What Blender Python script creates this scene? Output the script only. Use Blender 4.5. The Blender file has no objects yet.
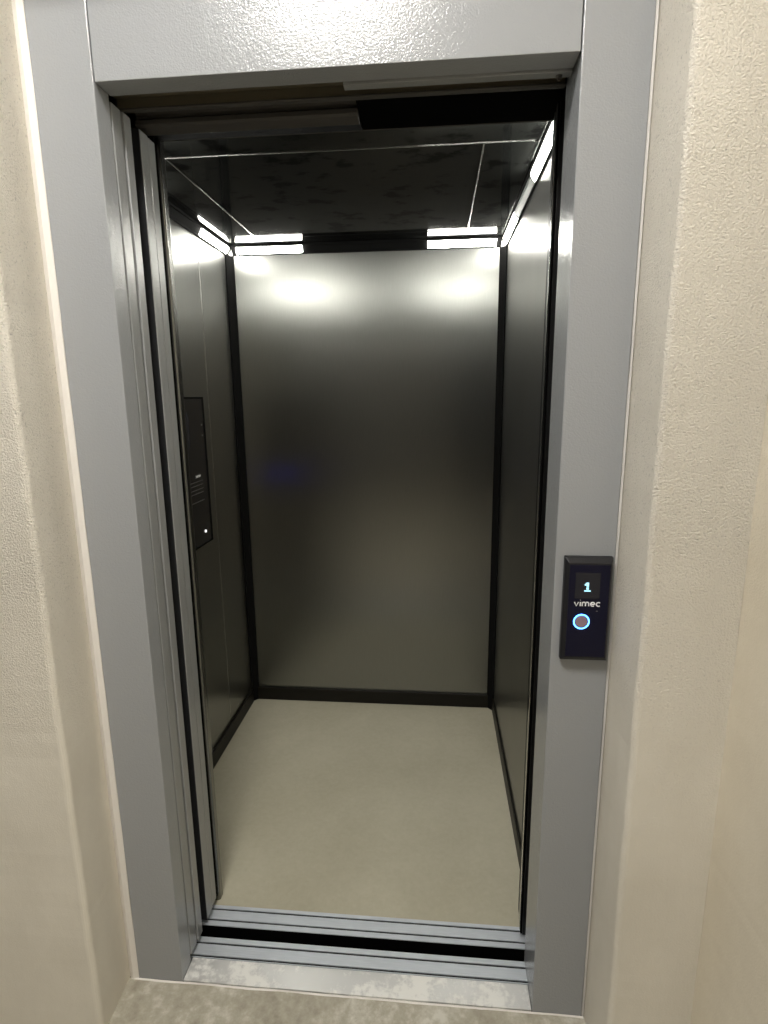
import bpy, bmesh, math, random
from mathutils import Vector, Matrix, noise
random.seed(4)
S = bpy.context.scene
C = S.collection
PI = math.pi

# ------------------------------------------------------------------ materials
def mat(name):
    m = bpy.data.materials.new(name); m.use_nodes = True
    nt = m.node_tree
    return m, nt, nt.nodes['Principled BSDF'], nt.nodes, nt.links

def simple(name, col, rough=.5, metal=0., spec=.5, coat=0.):
    m, nt, b, N, L = mat(name)
    b.inputs['Base Color'].default_value = (*col, 1)
    b.inputs['Roughness'].default_value = rough
    b.inputs['Metallic'].default_value = metal
    b.inputs['Specular IOR Level'].default_value = spec
    b.inputs['Coat Weight'].default_value = coat
    return m

def nz(N, L, scale, detail=4, rough=.5, vec=None, stretch=None):
    tc = N.new('ShaderNodeTexCoord'); mp = N.new('ShaderNodeMapping')
    L.new(tc.outputs['Object'], mp.inputs['Vector'])
    if stretch: mp.inputs['Scale'].default_value = stretch
    t = N.new('ShaderNodeTexNoise'); t.inputs['Scale'].default_value = scale
    t.inputs['Detail'].default_value = detail; t.inputs['Roughness'].default_value = rough
    L.new(mp.outputs['Vector'], t.inputs['Vector'])
    return t.outputs['Fac']

def ramp(N, L, src, stops):
    r = N.new('ShaderNodeValToRGB'); L.new(src, r.inputs['Fac'])
    e = r.color_ramp.elements
    for i, (p, c) in enumerate(stops):
        if i > 1: e.new(p)
        e[i].position = p
        e[i].color = (*c, 1) if isinstance(c, tuple) else (c, c, c, 1)
    return r.outputs['Color']

def mth(N, L, op, a, b=None, c=None):
    n = N.new('ShaderNodeMath'); n.operation = op
    for i, v in enumerate((a, b, c)):
        if v is None: continue
        if isinstance(v, (int, float)): n.inputs[i].default_value = v
        else: L.new(v, n.inputs[i])
    return n.outputs[0]

def bump(N, L, b, h, strength, dist):
    n = N.new('ShaderNodeBump'); n.inputs['Strength'].default_value = strength
    n.inputs['Distance'].default_value = dist
    L.new(h, n.inputs['Height']); L.new(n.outputs['Normal'], b.inputs['Normal'])

# grey powder-coated steel with orange-peel skin
def powder(name, col, rg=.15, sp=.45):
    m, nt, b, N, L = mat(name)
    b.inputs['Base Color'].default_value = (*col, 1)
    b.inputs['Roughness'].default_value = rg
    b.inputs['Specular IOR Level'].default_value = sp
    n1 = nz(N, L, 300, 1, .5)
    n2 = nz(N, L, 130, 1, .5)
    bump(N, L, b, mth(N, L, 'ADD', n1, mth(N, L, 'MULTIPLY', n2, .8)), 1., .00055)
    return m
M_POWDER = powder('grey_powder_coat', (.325, .337, .35))
M_POWDER2 = powder('grey_powder_coat_panels', (.28, .287, .29), .09, .7)

# plaster: rough grains above, trowelled smooth below
def plaster(name, c1, c2, rough_lo=.75, rough_hi=1.25, amt=1.0):
    m, nt, b, N, L = mat(name)
    tc = N.new('ShaderNodeTexCoord'); sp = N.new('ShaderNodeSeparateXYZ')
    L.new(tc.outputs['Object'], sp.inputs[0])
    big = nz(N, L, 2.6, 4, .6)
    mid = nz(N, L, 9, 5, .6, stretch=(1, 1, .5))
    fine = nz(N, L, 270, 3, .65)
    fine2 = nz(N, L, 185, 4, .65)
    zz = mth(N, L, 'ADD', sp.outputs['Z'], mth(N, L, 'MULTIPLY', big, .9))
    mr = N.new('ShaderNodeMapRange'); L.new(zz, mr.inputs['Value'])
    mr.inputs['From Min'].default_value = rough_lo + .45; mr.inputs['From Max'].default_value = rough_hi + .45
    mr.inputs['To Min'].default_value = .10; mr.inputs['To Max'].default_value = 1.
    mask = mr.outputs[0]
    col = ramp(N, L, mth(N, L, 'ADD', mth(N, L, 'MULTIPLY', big, .5), mth(N, L, 'MULTIPLY', mid, .5)), [(.35, c1), (.65, c2)])
    pits = ramp(N, L, fine2, [(.28, .45), (.42, 1.0)])
    mx = N.new('ShaderNodeMix'); mx.data_type = 'RGBA'; mx.blend_type = 'MULTIPLY'
    L.new(mth(N, L, 'MULTIPLY', mask, .7), mx.inputs['Factor']); L.new(col, mx.inputs[6]); L.new(pits, mx.inputs[7])
    L.new(mx.outputs[2], b.inputs['Base Color'])
    b.inputs['Roughness'].default_value = .85
    b.inputs['Specular IOR Level'].default_value = .25
    h = mth(N, L, 'MULTIPLY', mth(N, L, 'ADD', mth(N, L, 'MULTIPLY', fine2, .45), fine), mask)
    h = mth(N, L, 'ADD', h, mth(N, L, 'MULTIPLY', mid, .35))
    bump(N, L, b, h, amt, .0048)
    return m
M_PLASTER = plaster('beige_plaster', (.71, .67, .585), (.80, .76, .675))
M_PLASTER_W = plaster('warm_plaster', (.70, .64, .52), (.78, .72, .60), 1.0, 1.6, .7)
M_PLASTER_C = plaster('pale_plaster', (.60, .57, .52), (.66, .63, .58), 9, 9.5, .5)
M_BACK = simple('darkened_walls', (.10, .11, .13), .7)  # unseen walls darkened so the cabin steel mirrors a dim landing
M_CAULK = simple('white_caulk', (.76, .73, .69), .7)

# concrete floor of the landing
m, nt, b, N, L = mat('landing_concrete')
f1 = nz(N, L, 7, 6, .65); f2 = nz(N, L, 38, 5, .65); f3 = nz(N, L, 160, 2, .5)
c = ramp(N, L, mth(N, L, 'ADD', mth(N, L, 'MULTIPLY', f1, .6), mth(N, L, 'MULTIPLY', f2, .4)),
         [(.38, (.29, .265, .205)), (.52, (.42, .395, .32)), (.62, (.60, .58, .51))])
L.new(c, b.inputs['Base Color']); b.inputs['Roughness'].default_value = .62
bump(N, L, b, mth(N, L, 'ADD', f2, mth(N, L, 'MULTIPLY', f3, .3)), .3, .003)
M_CONC = m

# cabin vinyl floor
m, nt, b, N, L = mat('cabin_vinyl')
f1 = nz(N, L, 3.2, 5, .6); f2 = nz(N, L, 60, 3, .6); f3 = nz(N, L, 6, 5, .7)
c = ramp(N, L, mth(N, L, 'ADD', mth(N, L, 'MULTIPLY', f1, .7), mth(N, L, 'MULTIPLY', f2, .3)),
         [(.35, (.385, .36, .27)), (.65, (.46, .435, .335))])
# one pale scuffed patch of dust
tc = N.new('ShaderNodeTexCoord'); vm = N.new('ShaderNodeVectorMath'); vm.operation = 'DISTANCE'
L.new(tc.outputs['Object'], vm.inputs[0]); vm.inputs[1].default_value = (-.262, .50, 0)
d = mth(N, L, 'ADD', vm.outputs['Value'], mth(N, L, 'MULTIPLY', mth(N, L, 'SUBTRACT', f3, .5), .35))
k = ramp(N, L, d, [(.0, .7), (.07, 0.)])
mx = N.new('ShaderNodeMix'); mx.data_type = 'RGBA'
L.new(k, mx.inputs['Factor']); L.new(c, mx.inputs[6]); mx.inputs[7].default_value = (.48, .46, .39, 1)
L.new(mx.outputs[2], b.inputs['Base Color'])
L.new(ramp(N, L, f3, [(.35, .42), (.65, .55)]), b.inputs['Roughness'])
b.inputs['Specular IOR Level'].default_value = .4
M_VINYL = m

# brushed stainless panels (vertical grain)
def brushed(name, col, rough, aniso=.55, rot=0.):
    m, nt, b, N, L = mat(name)
    g = nz(N, L, 60, 3, .6, stretch=(14, 14, .35))
    blot = nz(N, L, 2.2, 4, .55)
    c = ramp(N, L, g, [(.3, tuple(v * .95 for v in col)), (.7, tuple(min(1, v * 1.04) for v in col))])
    L.new(c, b.inputs['Base Color'])
    b.inputs['Metallic'].default_value = 1
    r = mth(N, L, 'ADD', mth(N, L, 'MULTIPLY', blot, .10), mth(N, L, 'MULTIPLY', g, .02))
    L.new(mth(N, L, 'ADD', r, rough - .06), b.inputs['Roughness'])
    b.inputs['Anisotropic'].default_value = aniso
    tg = N.new('ShaderNodeTangent'); tg.direction_type = 'RADIAL'; tg.axis = 'Z'
    L.new(tg.outputs[0], b.inputs['Tangent'])
    b.inputs['Anisotropic Rotation'].default_value = rot
    return m
M_STEEL = brushed('brushed_steel', (.285, .287, .275), .31, .6, 0)
M_POST = simple('polished_post', (.22, .22, .21), .22, 1)
M_CHROME = simple('bright_steel_edge', (.62, .62, .60), .18, 1)

# anodised aluminium
m, nt, b, N, L = mat('anodised_aluminium')
g = nz(N, L, 50, 3, .6, stretch=(.4, 14, 14))
L.new(ramp(N, L, g, [(.3, (.53, .57, .62)), (.7, (.63, .67, .72))]), b.inputs['Base Color'])
b.inputs['Metallic'].default_value = .55; b.inputs['Roughness'].default_value = .42
bump(N, L, b, g, .06, .001)
M_ALU = m
# sill plate: aluminium with smeared plaster on it
m, nt, b, N, L = mat('smeared_aluminium')
s1 = nz(N, L, 9, 6, .7); s2 = nz(N, L, 55, 4, .6)
k = ramp(N, L, mth(N, L, 'ADD', mth(N, L, 'MULTIPLY', s1, .75), mth(N, L, 'MULTIPLY', s2, .25)), [(.5, 0.), (.57, 1.)])
mx = N.new('ShaderNodeMix'); mx.data_type = 'RGBA'
L.new(k, mx.inputs['Factor']); mx.inputs[6].default_value = (.62, .62, .61, 1); mx.inputs[7].default_value = (.80, .80, .77, 1)
L.new(mx.outputs[2], b.inputs['Base Color'])
L.new(mth(N, L, 'SUBTRACT', .55, mth(N, L, 'MULTIPLY', k, .5)), b.inputs['Metallic'])
L.new(mth(N, L, 'ADD', .34, mth(N, L, 'MULTIPLY', k, .35)), b.inputs['Roughness'])
M_PLATE = m

# black glossy laminate ceiling with cloudy smears
m, nt, b, N, L = mat('black_gloss_laminate')
s1 = nz(N, L, 9, 6, .65, stretch=(1, 1.3, 1)); s2 = nz(N, L, 3, 3, .5)
k = ramp(N, L, s1, [(.54, 0.), (.60, 1.)])
L.new(ramp(N, L, mth(N, L, 'SUBTRACT', s2, mth(N, L, 'MULTIPLY', k, .4)), [(.15, (.003, .003, .003)), (.6, (.016, .017, .016))]), b.inputs['Base Color'])
b.inputs['Roughness'].default_value = .065
L.new(mth(N, L, 'SUBTRACT', .32, mth(N, L, 'MULTIPLY', k, .20)), b.inputs['Specular IOR Level'])
M_CEIL = m

M_SHADE = simple('dark_gap_shade', (.020, .021, .023), .7, 0, .1)  # near-black stand-in for shade in the sill grooves and door gap
M_BLACK = simple('black_satin', (.005, .005, .005), .4, 0, .3)
M_BLACKG = simple('black_gloss', (.006, .006, .008), .08)
M_RUBBER = simple('black_rubber', (.002, .002, .002), .9, 0, .03)
M_PROFILE = simple('black_anodised', (.008, .008, .008), .8, 0, .04)
M_SKIRT = simple('black_skirting', (.008, .007, .005), .45, 0, .25)
M_DARKSTEEL = simple('dark_steel', (.10, .095, .085), .35, .8)
M_TRACK = simple('track_steel', (.075, .07, .064), .5, .15, .3)
M_ZINC = simple('dull_zinc', (.15, .13, .09), .5, .3)
M_TRIM = simple('thin_aluminium_trim', (.75, .75, .72), .25, 1)
M_TEXT = simple('pale_print', (.93, .93, .95), .5)
M_SCREEN = simple('grey_screen', (.022, .022, .028), .2, 0, .2)
M_BTN = simple('button_cap', (.30, .21, .26), .35)
M_DIFF_OFF = simple('frosted_cover', (.25, .27, .265), .5)
M_DIM = simple('grey_print', (.16, .16, .16), .4)

def emit(name, col, s):
    m = bpy.data.materials.new(name); m.use_nodes = True
    nt = m.node_tree; nt.nodes.clear()
    e = nt.nodes.new('ShaderNodeEmission'); o = nt.nodes.new('ShaderNodeOutputMaterial')
    e.inputs['Color'].default_value = (*col, 1); e.inputs['Strength'].default_value = s
    nt.links.new(e.outputs[0], o.inputs[0]); return m
M_LED = emit('led_diffuser', (1, .985, .90), 58.0)
M_CYAN = emit('cyan_digit', (.45, .85, 1), 1.6)
M_RING = emit('blue_ring', (.07, .30, 1), 9.0)
M_BLUE = emit('blue_button_ring', (.03, .05, 1), 14.0)
M_WHITE = emit('white_indicator', (1, 1, 1), 1.6)
M_LAMP = emit('landing_lamp_glass', (1, .965, .91), 70)
M_FILL_LAMP = emit('warm_fill_lamp', (1, .93, .82), 27)  # fill lamp added to lift the walls evenly

# ------------------------------------------------------------------ helpers
def box(bm, x0, x1, y0, y1, z0, z1):
    v = [bm.verts.new((x, y, z)) for z in (z0, z1) for y in (y0, y1) for x in (x0, x1)]
    for f in ((0, 2, 3, 1), (4, 5, 7, 6), (0, 1, 5, 4), (2, 6, 7, 3), (0, 4, 6, 2), (1, 3, 7, 5)):
        bm.faces.new([v[i] for i in f])

def prism(bm, pts, axis, a0, a1):
    """extrude closed 2D outline along axis; pts are the two other coordinates in xyz order"""
    def mk(p, a):
        return {'x': (a, p[0], p[1]), 'y': (p[0], a, p[1]), 'z': (p[0], p[1], a)}[axis]
    A = [bm.verts.new(mk(p, a0)) for p in pts]; B = [bm.verts.new(mk(p, a1)) for p in pts]
    n = len(pts)
    bm.faces.new(A); bm.faces.new(B[::-1])
    for i in range(n):
        bm.faces.new((A[i], B[i], B[(i + 1) % n], A[(i + 1) % n]))

def obj(name, bm, m, parent=None, bevel=0, seg=2, smooth=False, label=None):
    bmesh.ops.recalc_face_normals(bm, faces=bm.faces)
    me = bpy.data.meshes.new(name); bm.to_mesh(me); bm.free()
    o = bpy.data.objects.new(name, me); C.objects.link(o)
    me.materials.append(m)
    if parent:
        o.parent = parent
        p = parent; off = Vector((0, 0, 0))
        while p: off += p.location; p = p.parent
        me.transform(Matrix.Translation(-off))
    if bevel:
        b = o.modifiers.new('edge', 'BEVEL'); b.width = bevel; b.segments = seg; b.limit_method = 'ANGLE'; b.angle_limit = .6
        b.harden_normals = False
    if smooth:
        for p in me.polygons: p.use_smooth = True
    if label: o['label'] = label
    return o

def bx(name, m, parent, *c, bevel=0, label=None):
    bm = bmesh.new(); box(bm, *c); return obj(name, bm, m, parent, bevel, label=label)

def thing(name, label, cat, loc=(0, 0, 0), group=None):
    o = bpy.data.objects.new(name, None); C.objects.link(o); o.location = loc
    o.empty_display_size = .05
    o['label'] = label; o['category'] = cat
    if group: o['group'] = group
    return o

def tag(o, label, cat, group=None):
    o['label'] = label; o['category'] = cat
    if group: o['group'] = group
    return o

def structure(name, bm, m, bevel=0, label=None, smooth=False):
    o = obj(name, bm, m, None, bevel, smooth=smooth); o['kind'] = 'structure'
    if label: o['label'] = label
    o['category'] = name.split('_')[0]
    return o

def sweep_wall(name, path, z0, z1, m, wob, label, dz=.02):
    """closed XY outline swept up; points marked wobbly get hand-trowelled irregularity"""
    bm = bmesh.new(); rows = []
    n = int((z1 - z0) / dz)
    for k in range(n + 1):
        z = z0 + (z1 - z0) * k / n; row = []
        for i, (x, y, w) in enumerate(path):
            q = noise.noise(Vector((z * 5 + i * .02, i * .01 + 3, wob))) * .0022 * w + noise.noise(Vector((z * 42, i * .2, wob))) * .0010 * w
            row.append(bm.verts.new((x + q, y + q * .8, z)))
        rows.append(row)
    for a, b in zip(rows, rows[1:]):
        for i in range(len(a)):
            j = (i + 1) % len(a)
            bm.faces.new((a[i], a[j], b[j], b[i]))
    bm.faces.new(rows[0]); bm.faces.new(rows[-1])
    return structure(name, bm, m, 0, label)

# ------------------------------------------------------------------ calibrated layout (metres)
XL, XR = -.45, .45
FLO, FRO = -.571, .570
H = 2.093
D = .1408
WLX, WRX, WR2 = -.587, .5825, .7514
CL, CR, CBK = -.715, .490, 1.42
CZ = 2.150

# ------------------------------------------------------------------ landing (setting)
bm = bmesh.new(); box(bm, -3.1, .95, -6.1, .0, -.25, 0)
structure('floor', bm, M_CONC, label='beige trowelled concrete floor of the landing')
bm = bmesh.new(); box(bm, -3.1, .95, -6.1, .03, 2.95, 3.05)
structure('ceiling', bm, M_PLASTER_C, label='pale plastered ceiling over the landing')

def arc(cx, cy, r, a0, a1, n):
    return [(cx + r * math.cos(a0 + (a1 - a0) * i / n), cy + r * math.sin(a0 + (a1 - a0) * i / n), 1) for i in range(n + 1)]
r = .012
path = [(-3.0, -D, 0), (-1.0, -D, .2)] + [(-.8, -D, .5), (-.65, -D, .8)] + arc(WLX - r, -D + r, r, -PI / 2, 0, 4) + \
       [(-.590, -.08, .6), (-.596, -.02, .3), (-.597, .03, 0), (-3.0, .03, 0)]
sweep_wall('wall_front_left', path, 0, 2.34, M_PLASTER, 1.3, 'rough beige plaster wall left of the elevator frame')
path = [(.5762, .03, 0), (.5762, -.02, .3), (.579, -.08, .6)] + [(x, y, 1) for x, y, _ in arc(WRX + r, -D + r, r, PI, 1.5 * PI, 4)] + \
       [(.65, -D, .6), (WR2, -D, .2), (WR2, .03, 0)]
sweep_wall('wall_front_right', path, 0, 2.34, M_PLASTER, 7.7, 'grainy beige plaster strip right of the elevator frame')
path = [(WR2, .03, 0), (WR2, -D + .012, .6), (WR2, -.5, .5), (WR2, -1.2, .4), (WR2, -2.6, .2), (WR2, -6.0, 0), (.9, -6.0, 0), (.9, .03, 0)]
sweep_wall('wall_right', path, 0, 2.95, M_PLASTER_W, 4.1, 'smooth warm beige side wall at the right edge')
bm = bmesh.new(); box(bm, -3.0, WR2, -D, .03, 2.34, 2.95)
structure('wall_front', bm, M_PLASTER, label='beige plaster over the elevator frame')
bm = bmesh.new(); box(bm, -3.1, -3.0, -6.0, .03, 0, 2.95)
structure('wall_left', bm, M_BACK)
bm = bmesh.new(); box(bm, -3.1, .95, -6.1, -6.0, 0, 2.95)
structure('wall_back', bm, M_BACK)

# irregular caulk beads between frame and plaster
def bead(name, x0, x1, seed, yf=-.004):
    bm = bmesh.new(); rows = []
    n = 170
    for k in range(n + 1):
        z = 2.33 * k / n
        q = noise.noise(Vector((z * 6, seed, 0))) * .0016 + noise.noise(Vector((z * 45, seed, 2))) * .0007
        xi = x1 + q if name.endswith('1') else x1
        xa = x0 if name.endswith('1') else x0 + q * .6
        rows.append([bm.verts.new(p) for p in ((xa, .028, z), (xa, yf + .006, z), (x0 + (x1 - x0) * .5, yf, z), (xi, yf + .005, z), (xi, .028, z))])
    for a, b in zip(rows, rows[1:]):
        for i in range(5):
            j = (i + 1) % 5
            bm.faces.new((a[i], a[j], b[j], b[i]))
    bm.faces.new(rows[0]); bm.faces.new(rows[-1])
    structure(name, bm, M_CAULK)
bead('trim_1', -.5960, FLO - .0008, 1.0)
bead('trim_2', FRO + .0008, .5758, 5.0)
# bead of grout along the foot of the frame and the sill
bm = bmesh.new(); rows = []
n = 150
for k in range(n + 1):
    x = -.590 + 1.164 * k / n
    q = noise.noise(Vector((x * 9, 3, 0))) * .003 + noise.noise(Vector((x * 60, 1, 0))) * .0012
    rows.append([bm.verts.new(p) for p in ((x, -.0010, .0002), (x, -.0010, .0025 + q * .3), (x, -.0045 + q * .8, .0002))])
for a, b in zip(rows, rows[1:]):
    for i in range(3):
        j = (i + 1) % 3; bm.faces.new((a[i], a[j], b[j], b[i]))
bm.faces.new(rows[0]); bm.faces.new(rows[-1])
structure('trim_3', bm, M_CAULK)

# ceiling lamp of the landing above the photographer; behind it an added fill lamp
M_LAMPW = simple('lamp_white', (.8, .8, .8), .4)
for lx, ly, mm, lab in ((-.18, -1.00, M_LAMP, 'round flat white lamp on the landing ceiling nearest the elevator door'),
                        (-.50, -3.30, M_FILL_LAMP, 'added round flat warm fill lamp on the landing ceiling further from the elevator door')):
    t = thing('ceiling_lamp', lab, 'lamp', (lx, ly, 2.95))
    bm = bmesh.new(); bmesh.ops.create_cone(bm, cap_ends=True, segments=48, radius1=.275, radius2=.28, depth=.03, matrix=Matrix.Translation((lx, ly, 2.9345)))
    obj('lamp_base', bm, M_LAMPW, t, .003)
    bm = bmesh.new(); bmesh.ops.create_cone(bm, cap_ends=True, segments=48, radius1=.23, radius2=.26, depth=.02, matrix=Matrix.Translation((lx, ly, 2.909)))
    obj('lamp_glass', bm, mm, t, .004)

# ------------------------------------------------------------------ elevator door frame
t = thing('elevator_door_frame', 'grey powder-coated steel frame around the open elevator doorway', 'door frame', (0, 0, 0))
bx('jamb', M_POWDER, t, FLO, XL, 0, .052, .0, 2.30, bevel=.0022, label='left upright of the frame')
bm = bmesh.new()
prism(bm, [(XR, 0), (FRO, 0), (FRO, .05), (XR + .03, .05), (XR + .03, .128), (XR, .128)], 'z', 0, 2.30)
obj('jamb', bm, M_POWDER, t, .0022, label='right upright of the frame carrying the call panel')
bx('header', M_POWDER, t, XL + .0022, XR - .0022, 0.0004, .054, H, 2.30, bevel=.0012)
bx('lintel_flange', M_ZINC, t, XL - .02, XR - .003, .0565, .1115, 2.116, 2.119)
bx('soffit_plate', M_POWDER2, t, .018, XR - .003, .056, .077, H - .004, 2.1155, bevel=.0015)
bx('lintel_plate', M_ZINC, t, XL - .02, XR - .003, .118, .124, 2.099, 2.30, bevel=.001)
bx('lintel_lip', M_TRACK, t, XL - .02, XR - .003, .112, .126, 2.0935, 2.0985, bevel=.0015)
for x, y, dz_ in ((.060, .090, .022), (.425, .069, 0)):
    bm = bmesh.new()
    bmesh.ops.create_cone(bm, cap_ends=True, segments=12, radius1=.005, radius2=.0065, depth=.005, matrix=Matrix.Translation((x, y, H - .0065 + dz_)))
    bmesh.ops.create_cone(bm, cap_ends=True, segments=6, radius1=.003, radius2=.003, depth=.004, matrix=Matrix.Translation((x, y, H - .010 + dz_)))
    obj('screw', bm, M_DARKSTEEL, t)

# ------------------------------------------------------------------ sliding door panels (parked on the left; their leading edges show)
def panel(name, y0, y1, z0, z1, xe, label, grp, shade_strip=False):
    t = thing(name, label, 'door', (xe - .23, (y0 + y1) / 2, z0), grp)
    bm = bmesh.new()
    w = y1 - y0
    # folded sheet-steel panel: front leaf, returned leading edge with a shallow joint
    prism(bm, [(-.93, y0), (xe, y0), (xe, y1), (-.93, y1)], 'z', z0 + .012, z1)
    obj('door_leaf', bm, M_POWDER2, t, .0018)
    bx('guide_shoe', M_RUBBER, t, xe - .10, xe - .03, (y0 + y1) / 2 - .0018, (y0 + y1) / 2 + .0018, z0 - .004, z0 + .012)
    if shade_strip: bx('gap_shade_strip', M_SHADE, t, -.52, xe - .0015, y0 - .0035, y0 - .0003, z0 + .012, z1)  # dark strip added so the gap between the leaves looks shaded
    bx('guide_shoe', M_RUBBER, t, -.88, -.80, (y0 + y1) / 2 - .0018, (y0 + y1) / 2 + .0018, z0 - .004, z0 + .012)
    return t
panel('sliding_door_panel', .0555, .0905, .010, 2.085, -.449, 'grey landing door leaf edge, the frontmost, right behind the frame upright', None)
panel('sliding_door_panel', .0965, .1260, .010, 2.085, -.447, 'grey landing door leaf edge, second behind the frame, before the wide dark gap', None)
panel('sliding_door_panel', .1630, .1985, .010, 2.080, -.447, 'grey car door leaf edge just behind the wide dark gap', None, True)
panel('sliding_door_panel', .2030, .2340, .010, 2.080, -.449, 'grey car door leaf edge furthest back, beside the bright steel car post', None)

# ------------------------------------------------------------------ sills
def sill(t, name, x0, x1, y0, y1, grooves, ztop=.008, gw=.0058, gd=.010):
    pts = [(y0, -.03), (y0, ztop)]
    for g in grooves:
        pts += [(g - gw / 2, ztop), (g - gw / 2, ztop - gd), (g + gw / 2, ztop - gd), (g + gw / 2, ztop)]
    pts += [(y1, ztop), (y1, -.03)]
    bm = bmesh.new(); prism(bm, pts, 'x', x0, x1)
    o = obj(name, bm, M_ALU, t, .0005, 1)
    for g in grooves:
        bx('groove_shade', M_SHADE, o, x0 + .001, x1 - .001, g - gw / 2 + .0003, g + gw / 2 - .0003, ztop - gd + .0003, ztop - .0028)  # dark inserts stand in for the shade inside the grooves
    return o
t = thing('landing_door_sill', 'grooved aluminium landing sill with plaster-smeared front plate, nearest the concrete floor', 'door sill', (0, .06, -.03))
sill(t, 'grooved_track', -.93, XR + .02, .0625, .1222, (.0675, .1045))
bm = bmesh.new(); prism(bm, [(.0006, .0), (.0006, .005), (.0615, .007), (.0615, .0)], 'x', XL + .001, XR - .001)
obj('front_plate', bm, M_PLATE, t, .0006, 1, label='smeared aluminium plate')
bx('support_bracket', M_DARKSTEEL, t, -.93, XR + .02, .063, .1222, -.16, -.031)
t = thing('car_door_sill', 'grooved aluminium car sill behind the black gap, edging the cabin floor', 'door sill', (0, .195, -.03))
sill(t, 'grooved_track', -.93, XR + .03, .1585, .2245, (.1765, .2110))
bx('support_bracket', M_DARKSTEEL, t, -.93, XR + .03, .17, .2245, -.16, -.031)
bx('gap_shade_sheet', M_RUBBER, t, -.93, XR + .03, .1572, .1583, -.16, .0055, label='black sheet added to keep the gap dark')  # black sheet covers the sill face to imitate shade in the gap

# ------------------------------------------------------------------ elevator car
car = thing('elevator_car', 'elevator cabin with brushed steel walls, black ceiling and beige floor', 'elevator', (0, .85, -.06))
bx('floor_covering', M_VINYL, car, CL - .01, CR + .01, .2255, CBK + .01, -.012, .0, label='beige vinyl floor')
bx('car_platform', M_DARKSTEEL, car, CL - .03, CR + .03, .2255, CBK + .03, -.06, -.013)
bx('back_wall_panel', M_STEEL, car, CL - .005, CR + .005, CBK, CBK + .02, .0, 2.16, label='brushed steel back wall')
bx('side_wall_panel', M_STEEL, car, CL - .02, CL, .28, 1.0985, .0, 2.16, bevel=.001, label='brushed steel panel behind the control panel')
bx('side_wall_panel', M_STEEL, car, CL - .02, CL, 1.1015, CBK - .001, .0, 2.16, bevel=.001, label='brushed steel panel at the left rear')
bx('joint_strip', M_CHROME, car, CL - .006, CL - .0005, 1.0987, 1.1013, .0, 2.11)
bx('side_wall_panel', M_STEEL, car, CR, CR + .02, .28, CBK - .001, .0, 2.16, bevel=.001, label='brushed steel right wall')
# dark corner posts
for sx, xw in ((1, CL), (-1, CR)):
    bm = bmesh.new()
    prism(bm, [(xw + sx * .0003, CBK - .0003), (xw + sx * .0003, CBK - .032), (xw + sx * .006, CBK - .034), (xw + sx * .030, CBK - .008), (xw + sx * .030, CBK - .0003)], 'z', .0, 2.1085)
    obj('corner_post', bm, M_PROFILE, car, .001)
# skirting
bx('skirting', M_SKIRT, car, CL + .006, CR - .006, CBK - .012, CBK - .0005, .0005, .066, bevel=.001)
bx('skirting', M_SKIRT, car, CL + .0005, CL + .011, .285, CBK - .033, .0005, .066, bevel=.001)
bx('skirting', M_SKIRT, car, CR - .008, CR - .0005, .285, CBK - .033, .0005, .066, bevel=.001)
# ceiling: border boards, centre board, thin bright joint trims
cx0, cx1, cy0, cy1 = -.545, .320, .50, 1.300
bx('ceiling_board', M_CEIL, car, CL, CR, .29, cy0 - .002, CZ, CZ + .015, label='narrow front ceiling board')
bx('ceiling_board', M_CEIL, car, CL, cx0 - .002, cy0 + .002, CBK, CZ, CZ + .015, label='left ceiling board')
bx('ceiling_board', M_CEIL, car, cx1 + .002, CR, cy0 + .002, CBK, CZ, CZ + .015, label='right ceiling board')
bx('ceiling_board', M_CEIL, car, cx0 - .002, cx1 + .002, cy1 + .002, CBK, CZ, CZ + .015, label='rear ceiling board')
bx('ceiling_board', M_CEIL, car, cx0 + .002, cx1 - .002, cy0 + .002, cy1 - .002, CZ, CZ + .015, label='smeared glossy centre ceiling board')
bx('ceiling_trim', M_TRIM, car, CL + .03, CR - .04, cy0 - .0018, cy0 + .0018, CZ - .0015, CZ + .004)
bx('ceiling_trim', M_TRIM, car, cx0 - .0018, cx0 + .0018, cy0 + .002, cy1, CZ - .0015, CZ + .004)
bx('ceiling_trim', M_TRIM, car, cx1 - .0018, cx1 + .0018, cy0 + .002, cy1, CZ - .0015, CZ + .004)
bx('ceiling_trim', M_PROFILE, car, cx0, cx1, cy1 - .0018, cy1 + .0018, CZ - .0015, CZ + .004)
bx('roof', M_DARKSTEEL, car, CL - .03, CR + .03, .28, CBK + .03, CZ + .017, CZ + .05)
# front returns and door posts of the car
bx('front_return', M_DARKSTEEL, car, CL - .02, -.462, .245, .279, .0, 2.16)
bm = bmesh.new()
prism(bm, [(-.461, .246), (-.447, .248), (-.4435, .252), (-.4435, .270), (-.447, .2785), (-.461, .2785)], 'z', .0, 2.105)
obj('door_post', bm, M_POST, car, .0008, label='bright polished edge post')
bx('door_seal', M_RUBBER, car, -.461, -.452, .2365, .2455, .013, 2.105)
bx('front_return', M_DARKSTEEL, car, .470, CR + .02, .245, .279, .0, 2.16)
bm = bmesh.new()
prism(bm, [(.4545, .196), (.490, .196), (.490, .2445), (.4695, .2445), (.4695, .279), (.4545, .279), (.4545, .250), (.452, .247), (.452, .240), (.4545, .237)], 'z', .0125, 2.14)
obj('door_post', bm, M_BLACK, car, .001, label='black receiving post')
bx('post_insert', M_CHROME, car, .4505, .4543, .222, .236, .02, 2.13, bevel=.0008)
bx('door_seal', M_RUBBER, car, .4495, .454, .198, .214, .014, 2.13, bevel=.001)
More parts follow.
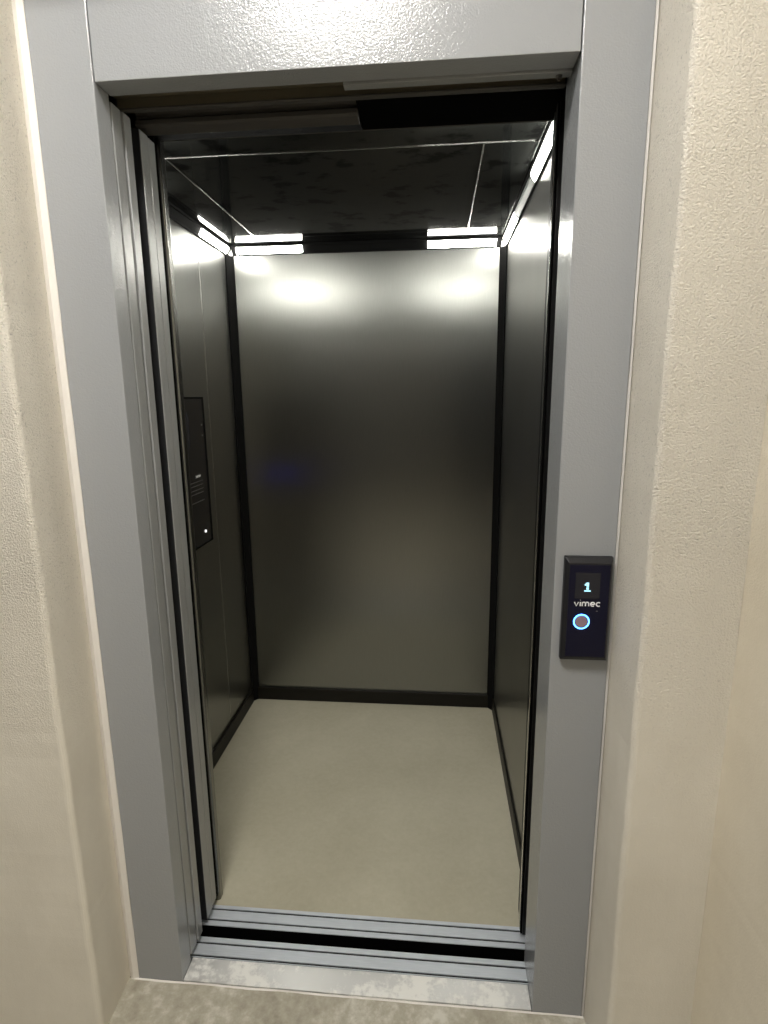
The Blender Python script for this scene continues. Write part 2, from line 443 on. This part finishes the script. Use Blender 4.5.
# car door header and operator cover
bm = bmesh.new()
prism(bm, [(.190, 2.20), (.190, 2.126), (.197, 2.121), (.197, 2.114), (.190, 2.109), (.190, 2.100), (.196, 2.096), (.222, 2.090), (.224, 2.20)], 'x', XL - .02, .0285)
obj('door_track', bm, M_TRACK, car, .0008)
bm = bmesh.new()
prism(bm, [(.150, 2.20), (.150, 2.106), (.160, 2.104), (.250, 2.103), (.2785, 2.1025), (.2785, 2.20)], 'x', .0295, XR + .015)
obj('operator_cover', bm, M_RUBBER, car, .001, label='matt black cover')
bm = bmesh.new(); prism(bm, [(.2245, 2.0915), (.2785, 2.1025), (.2785, 2.20), (.2245, 2.20)], 'x', XL - .02, .0285)
obj('door_seal', bm, M_RUBBER, car)
bx('header_edge', M_TRACK, car, CL + .02, CR - .02, .2795, .286, 2.103, 2.107, bevel=.001)
bx('header_panel', M_CEIL, car, CL, CR, .2795, .2895, 2.1075, CZ, bevel=.0005)

# ------------------------------------------------------------------ corner light profiles
def light(label, run, segs):
    """run: 'left','right' or 'back'; segs: list of (a,b,lit) along the wall"""
    s = .040
    if run == 'back':
        a0, a1 = CL + .0245, CR - .0245
        loc = (0, CBK - .02, CZ - .02)
        mk = lambda u, w: (CBK - .0008 - u, CZ - .0008 - w); ax = 'x'
    elif run == 'front':
        a0, a1 = CL + .0245, CR - .0245
        loc = (0, .31, CZ - .02)
        mk = lambda u, w: (.2905 + u, CZ - .0008 - w); ax = 'x'
    elif run == 'left':
        a0, a1 = .3135, CBK - .001; loc = (CL + .02, .85, CZ - .02)
        mk = lambda u, w: (CL + .0008 + u, CZ - .0008 - w); ax = 'y'
    else:
        a0, a1 = .3135, CBK - .001; loc = (CR - .02, .85, CZ - .02)
        mk = lambda u, w: (CR - .0008 - u, CZ - .0008 - w); ax = 'y'
    t = thing('led_corner_light', label, 'lamp', loc)
    # channel: triangular section with a recessed slot across its slanted face
    prof = [(0, 0), (s, 0), (s, .005), (s - .005, .0065), (.0065 - .003, s - .008), (.005, s), (0, s)]
    prof = [(0, 0), (.022, 0), (.022, .0085), (.0170, .0095), (.0150, .0075), (.0035, s - .008), (.0048, s - .0045), (.004, s), (0, s)]
    bm = bmesh.new(); prism(bm, [mk(u, w) for u, w in prof], ax, a0, a1)
    obj('channel', bm, M_PROFILE, t, .0004, 1)
    for a, b, lit in segs:
        bm = bmesh.new()
        q = [(.0152, .0085), (.0186, .0105), (.0165, s * .55), (.0062, s - .0048), (.0042, s - .0085)]
        prism(bm, [mk(u, w) for u, w in q], ax, a, b)
        obj('diffuser', bm, M_LED if lit else M_DIFF_OFF, t, label='glowing cover' if lit else 'unlit frosted cover')
    return t
light('led light channel across the top of the cabin back wall, lit at both ends', 'back', [(-.669, -.378, True), (.160, .444, True)])
light('led light channel along the left cabin wall top, lit toward its corners', 'left', [(.335, .690, True), (1.11, 1.392, True)])
light('led light channel inside the cabin front over the door, hidden above the header', 'front', [(-.669, -.378, True), (.160, .444, True)])
light('led channel along the right cabin wall top, lit at both ends, dull middle', 'right', [(.335, .690, True), (.695, 1.055, False), (1.06, 1.392, True)])

# ------------------------------------------------------------------ stroke lettering
def tube(bm, pts, r, closed=False):
    """flat ribbon-like round stroke in a plane; pts 3D list"""
    n = len(pts); rings = []
    seg = 6
    for i, p in enumerate(pts):
        p = Vector(p)
        a = Vector(pts[(i - 1) % n] if (closed or i) else pts[0]); c = Vector(pts[(i + 1) % n] if (closed or i < n - 1) else pts[-1])
        d = (c - a).normalized()
        up = NORMAL; s = d.cross(up).normalized()
        rings.append([bm.verts.new(p + (s * math.cos(k * 2 * PI / seg) + up * math.sin(k * 2 * PI / seg) * .5) * r) for k in range(seg)])
    rng = range(n if closed else n - 1)
    for i in rng:
        A, B = rings[i], rings[(i + 1) % n]
        for k in range(seg):
            bm.faces.new((A[k], A[(k + 1) % seg], B[(k + 1) % seg], B[k]))
    if not closed:
        bm.faces.new(rings[0]); bm.faces.new(rings[-1])
def a2(cx, cy, r, d0, d1, n=10):
    return [(cx + r * math.cos(math.radians(d0 + (d1 - d0) * i / n)), cy + r * math.sin(math.radians(d0 + (d1 - d0) * i / n))) for i in range(n + 1)]
# x-height 1, baseline 0
GL = {
 'v': (1.0, [[(0.05, .95), (.48, .05), (.91, .95)]]),
 'i': (.35, [[(.17, .05), (.17, .95)], [(.15, 1.33), (.19, 1.37)]]),
 'm': (1.65, [[(.1, .05), (.1, .95)], [(.1, .5)] + a2(.45, .6, .33, 180, 0) + [(.78, .05)], [(.78, .5)] + a2(1.13, .6, .33, 180, 0) + [(1.46, .05)]]),
 'e': (1.08, [[(.08, .5), (.92, .5)] + a2(.5, .5, .43, 0, 310, 20)]),
 'c': (1.02, [a2(.5, .5, .43, 48, 312, 18)]),
}
def word(bm, text, origin, ux, uz, size, r):
    x = 0
    for ch in text:
        w, st = GL[ch]
        for s in st:
            tube(bm, [Vector(origin) + Vector(ux) * ((x + a) * size) + Vector(uz) * (b * size) for a, b in s], r)
        x += w + .12
    return x * size

def ringmesh(bm, centre, ux, uz, r, w, seg=40):
    tube(bm, [Vector(centre) + Vector(ux) * r * math.cos(2 * PI * i / seg) + Vector(uz) * r * math.sin(2 * PI * i / seg) for i in range(seg)], w, True)

# ------------------------------------------------------------------ landing call panel
px0, px1, pz0, pz1 = .467, .5630, .9530, 1.1790
YF = -.022
t = thing('call_panel', 'black wall call panel with cyan digit and glowing blue ring button on right frame upright', 'call panel', ((px0 + px1) / 2, 0, pz0))
bm = bmesh.new()
c = .009
V = [bm.verts.new(p) for p in (
    (px0, -.0006, pz0), (px1, -.0006, pz0), (px1, -.0006, pz1), (px0, -.0006, pz1),
    (px0, -.012, pz0), (px1, -.012, pz0), (px1, -.012, pz1), (px0, -.012, pz1),
    (px0 + .006, YF, pz0 + .010), (px1 - .006, YF, pz0 + .010), (px1 - .006, YF, pz1 - .010), (px0 + .006, YF, pz1 - .010))]
bm.faces.new(V[0:4])
for a in (0, 4):
    for i in range(4):
        j = (i + 1) % 4; bm.faces.new((V[a + i], V[a + j], V[a + 4 + j], V[a + 4 + i]))
bm.faces.new(V[8:12])
obj('housing', bm, simple('panel_housing', (.016, .016, .018), .45, 0, .3), t, .0012)
bx('faceplate', simple('panel_face', (.006, .006, .020), .35, 0, .2), t, px0 + .008, px1 - .008, YF - .0015, YF - .0001, pz0 + .013, pz1 - .014, bevel=.0006)
yf = YF - .0018
sx0, sx1, sz0, sz1 = .4870, .5365, 1.0935, 1.1490
scr = bx('display', M_SCREEN, t, sx0, sx1, yf - .0008, yf, sz0, sz1, bevel=.002)
NORMAL = Vector((0, -1, 0))
# digit 1: chunky segments
bm = bmesh.new(); yq = yf - .0014; u = .0020
gx, gz = .5115, 1.1095
for (a, b_, c_, d_) in ((-3, 3.4, 0, 1.3), (-1.0, 1.3, 1.9, 4.6), (-1.0, 1.3, 5.2, 9.6), (-2.9, -1.25, 6.4, 8.1), (-1.9, -.6, 8.1, 9.3)):
    box(bm, gx + a * u, gx + b_ * u, yq, yf - .0009, gz + c_ * u, gz + d_ * u)
obj('digit', bm, M_CYAN, scr, label='glowing cyan figure one')
bm = bmesh.new(); word(bm, 'vimec', (.4870, yf - .0004, 1.0772), (1, 0, 0), (0, 0, 1), .0096, .00128)
obj('lettering', bm, M_TEXT, t, label='pale printed word vimec')
bm = bmesh.new(); rc = (.5035, yf - .0012, 1.0440); ringmesh(bm, rc, (1, 0, 0), (0, 0, 1), .0152, .0013)
btn_m = bmesh.new(); bmesh.ops.create_cone(btn_m, cap_ends=True, segments=40, radius1=.0125, radius2=.0125, depth=.003, matrix=Matrix.Translation((rc[0], yf - .0010, rc[2])) @ Matrix.Rotation(PI / 2, 4, 'X'))
btn = obj('button', btn_m, M_BTN, t, .0006)
obj('light_ring', bm, M_RING, btn, smooth=True, label='glowing blue ring')
bx('sensor_dot', M_DIM, t, .5320, .5350, yf - .0003, yf, 1.0665, 1.0680)

# ------------------------------------------------------------------ car operating panel on the left wall
t = thing('car_control_panel', 'tall narrow black control panel mounted on the left cabin wall', 'control panel', (CL, .86, .945))
xf = CL + .024
py0, py1, qz0, qz1 = .705, .985, .946, 1.509
bx('housing', M_BLACK, t, CL + .0008, xf - .004, py0, py1, qz0, qz1, bevel=.001)
# raised rim around the recessed glossy face
for c_ in ((py0, py1, qz1 - .008, qz1), (py0, py1, qz0, qz0 + .006), (py0, py0 + .006, qz0 + .0062, qz1 - .0082), (py1 - .006, py1, qz0 + .0062, qz1 - .0082)):
    bx('rim', M_PROFILE, t, xf - .0038, xf + .002, *c_, bevel=.0008)
bx('faceplate', M_BLACKG, t, xf - .0038, xf - .0010, py0 + .0065, py1 - .0065, qz0 + .0065, qz1 - .0085)
xq = xf - .0008
NORMAL = Vector((1, 0, 0))
bm = bmesh.new(); word(bm, 'vimec', (xq, .915, 1.211), (0, -1, 0), (0, 0, 1), .0085, .0012)
obj('lettering', bm, M_TEXT, t)
for z in (1.196, 1.182, 1.166, 1.152, 1.120):
    bx('groove_line', M_DIM, t, xq - .0001, xq + .0006, .79, .930, z - .0009, z + .0009)
bx('display', M_SCREEN, t, xq - .0001, xq + .0010, .745, .845, 1.33, 1.45, bevel=.001)
def cyl(m, name, y, z, r, dpt, parent, seg=32):
    bm = bmesh.new(); bmesh.ops.create_cone(bm, cap_ends=True, segments=seg, radius1=r, radius2=r * .94, depth=dpt, matrix=Matrix.Translation((xq + dpt / 2, y, z)) @ Matrix.Rotation(PI / 2, 4, 'Y'))
    return obj(name, bm, m, parent)
for z in (1.07, 1.00):
    b_ = cyl(M_BTN, 'button', .79, z, .0135, .004, t)
    if z == 1.07:
        bm = bmesh.new(); ringmesh(bm, (xq + .0015, .79, z), (0, 1, 0), (0, 0, 1), .0175, .003)
        obj('light_ring', bm, M_BLUE, b_, smooth=True, label='glowing blue ring')
cyl(M_WHITE, 'indicator_lamp', .921, .996, .0055, .003, t, 16)
for z in (1.405, 1.365):
    cyl(M_DIM, 'screw', .955, z, .0030, .002, t, 12)

# ------------------------------------------------------------------ world
w = bpy.data.worlds.new('World'); S.world = w; w.use_nodes = True
w.node_tree.nodes['Background'].inputs['Color'].default_value = (.0, .0, .0, 1)

# ------------------------------------------------------------------ camera (calibrated)
cam = bpy.data.cameras.new('camera'); co = bpy.data.objects.new('camera', cam); C.objects.link(co)
yaw, pit, rol = (math.radians(v) for v in (-5.3038, -11.5586, -.591))
F = Vector((math.sin(yaw) * math.cos(pit), math.cos(yaw) * math.cos(pit), math.sin(pit)))
R = Vector((math.cos(yaw), -math.sin(yaw), 0)); U = R.cross(F)
R2 = R * math.cos(rol) + U * math.sin(rol); U2 = -R * math.sin(rol) + U * math.cos(rol)
M = Matrix((R2, U2, -F)).transposed().to_4x4(); M.translation = (.2015, -1.160, 1.5051)
co.matrix_world = M
cam.sensor_fit = 'VERTICAL'; cam.sensor_height = 24; cam.lens = 567.02 / 1024 * 24
cam.clip_start = .01
S.camera = co

S.view_settings.view_transform = 'Standard'; S.view_settings.look = 'None'
S.view_settings.exposure = 0; S.view_settings.gamma = 1; S.view_settings.use_curve_mapping = False
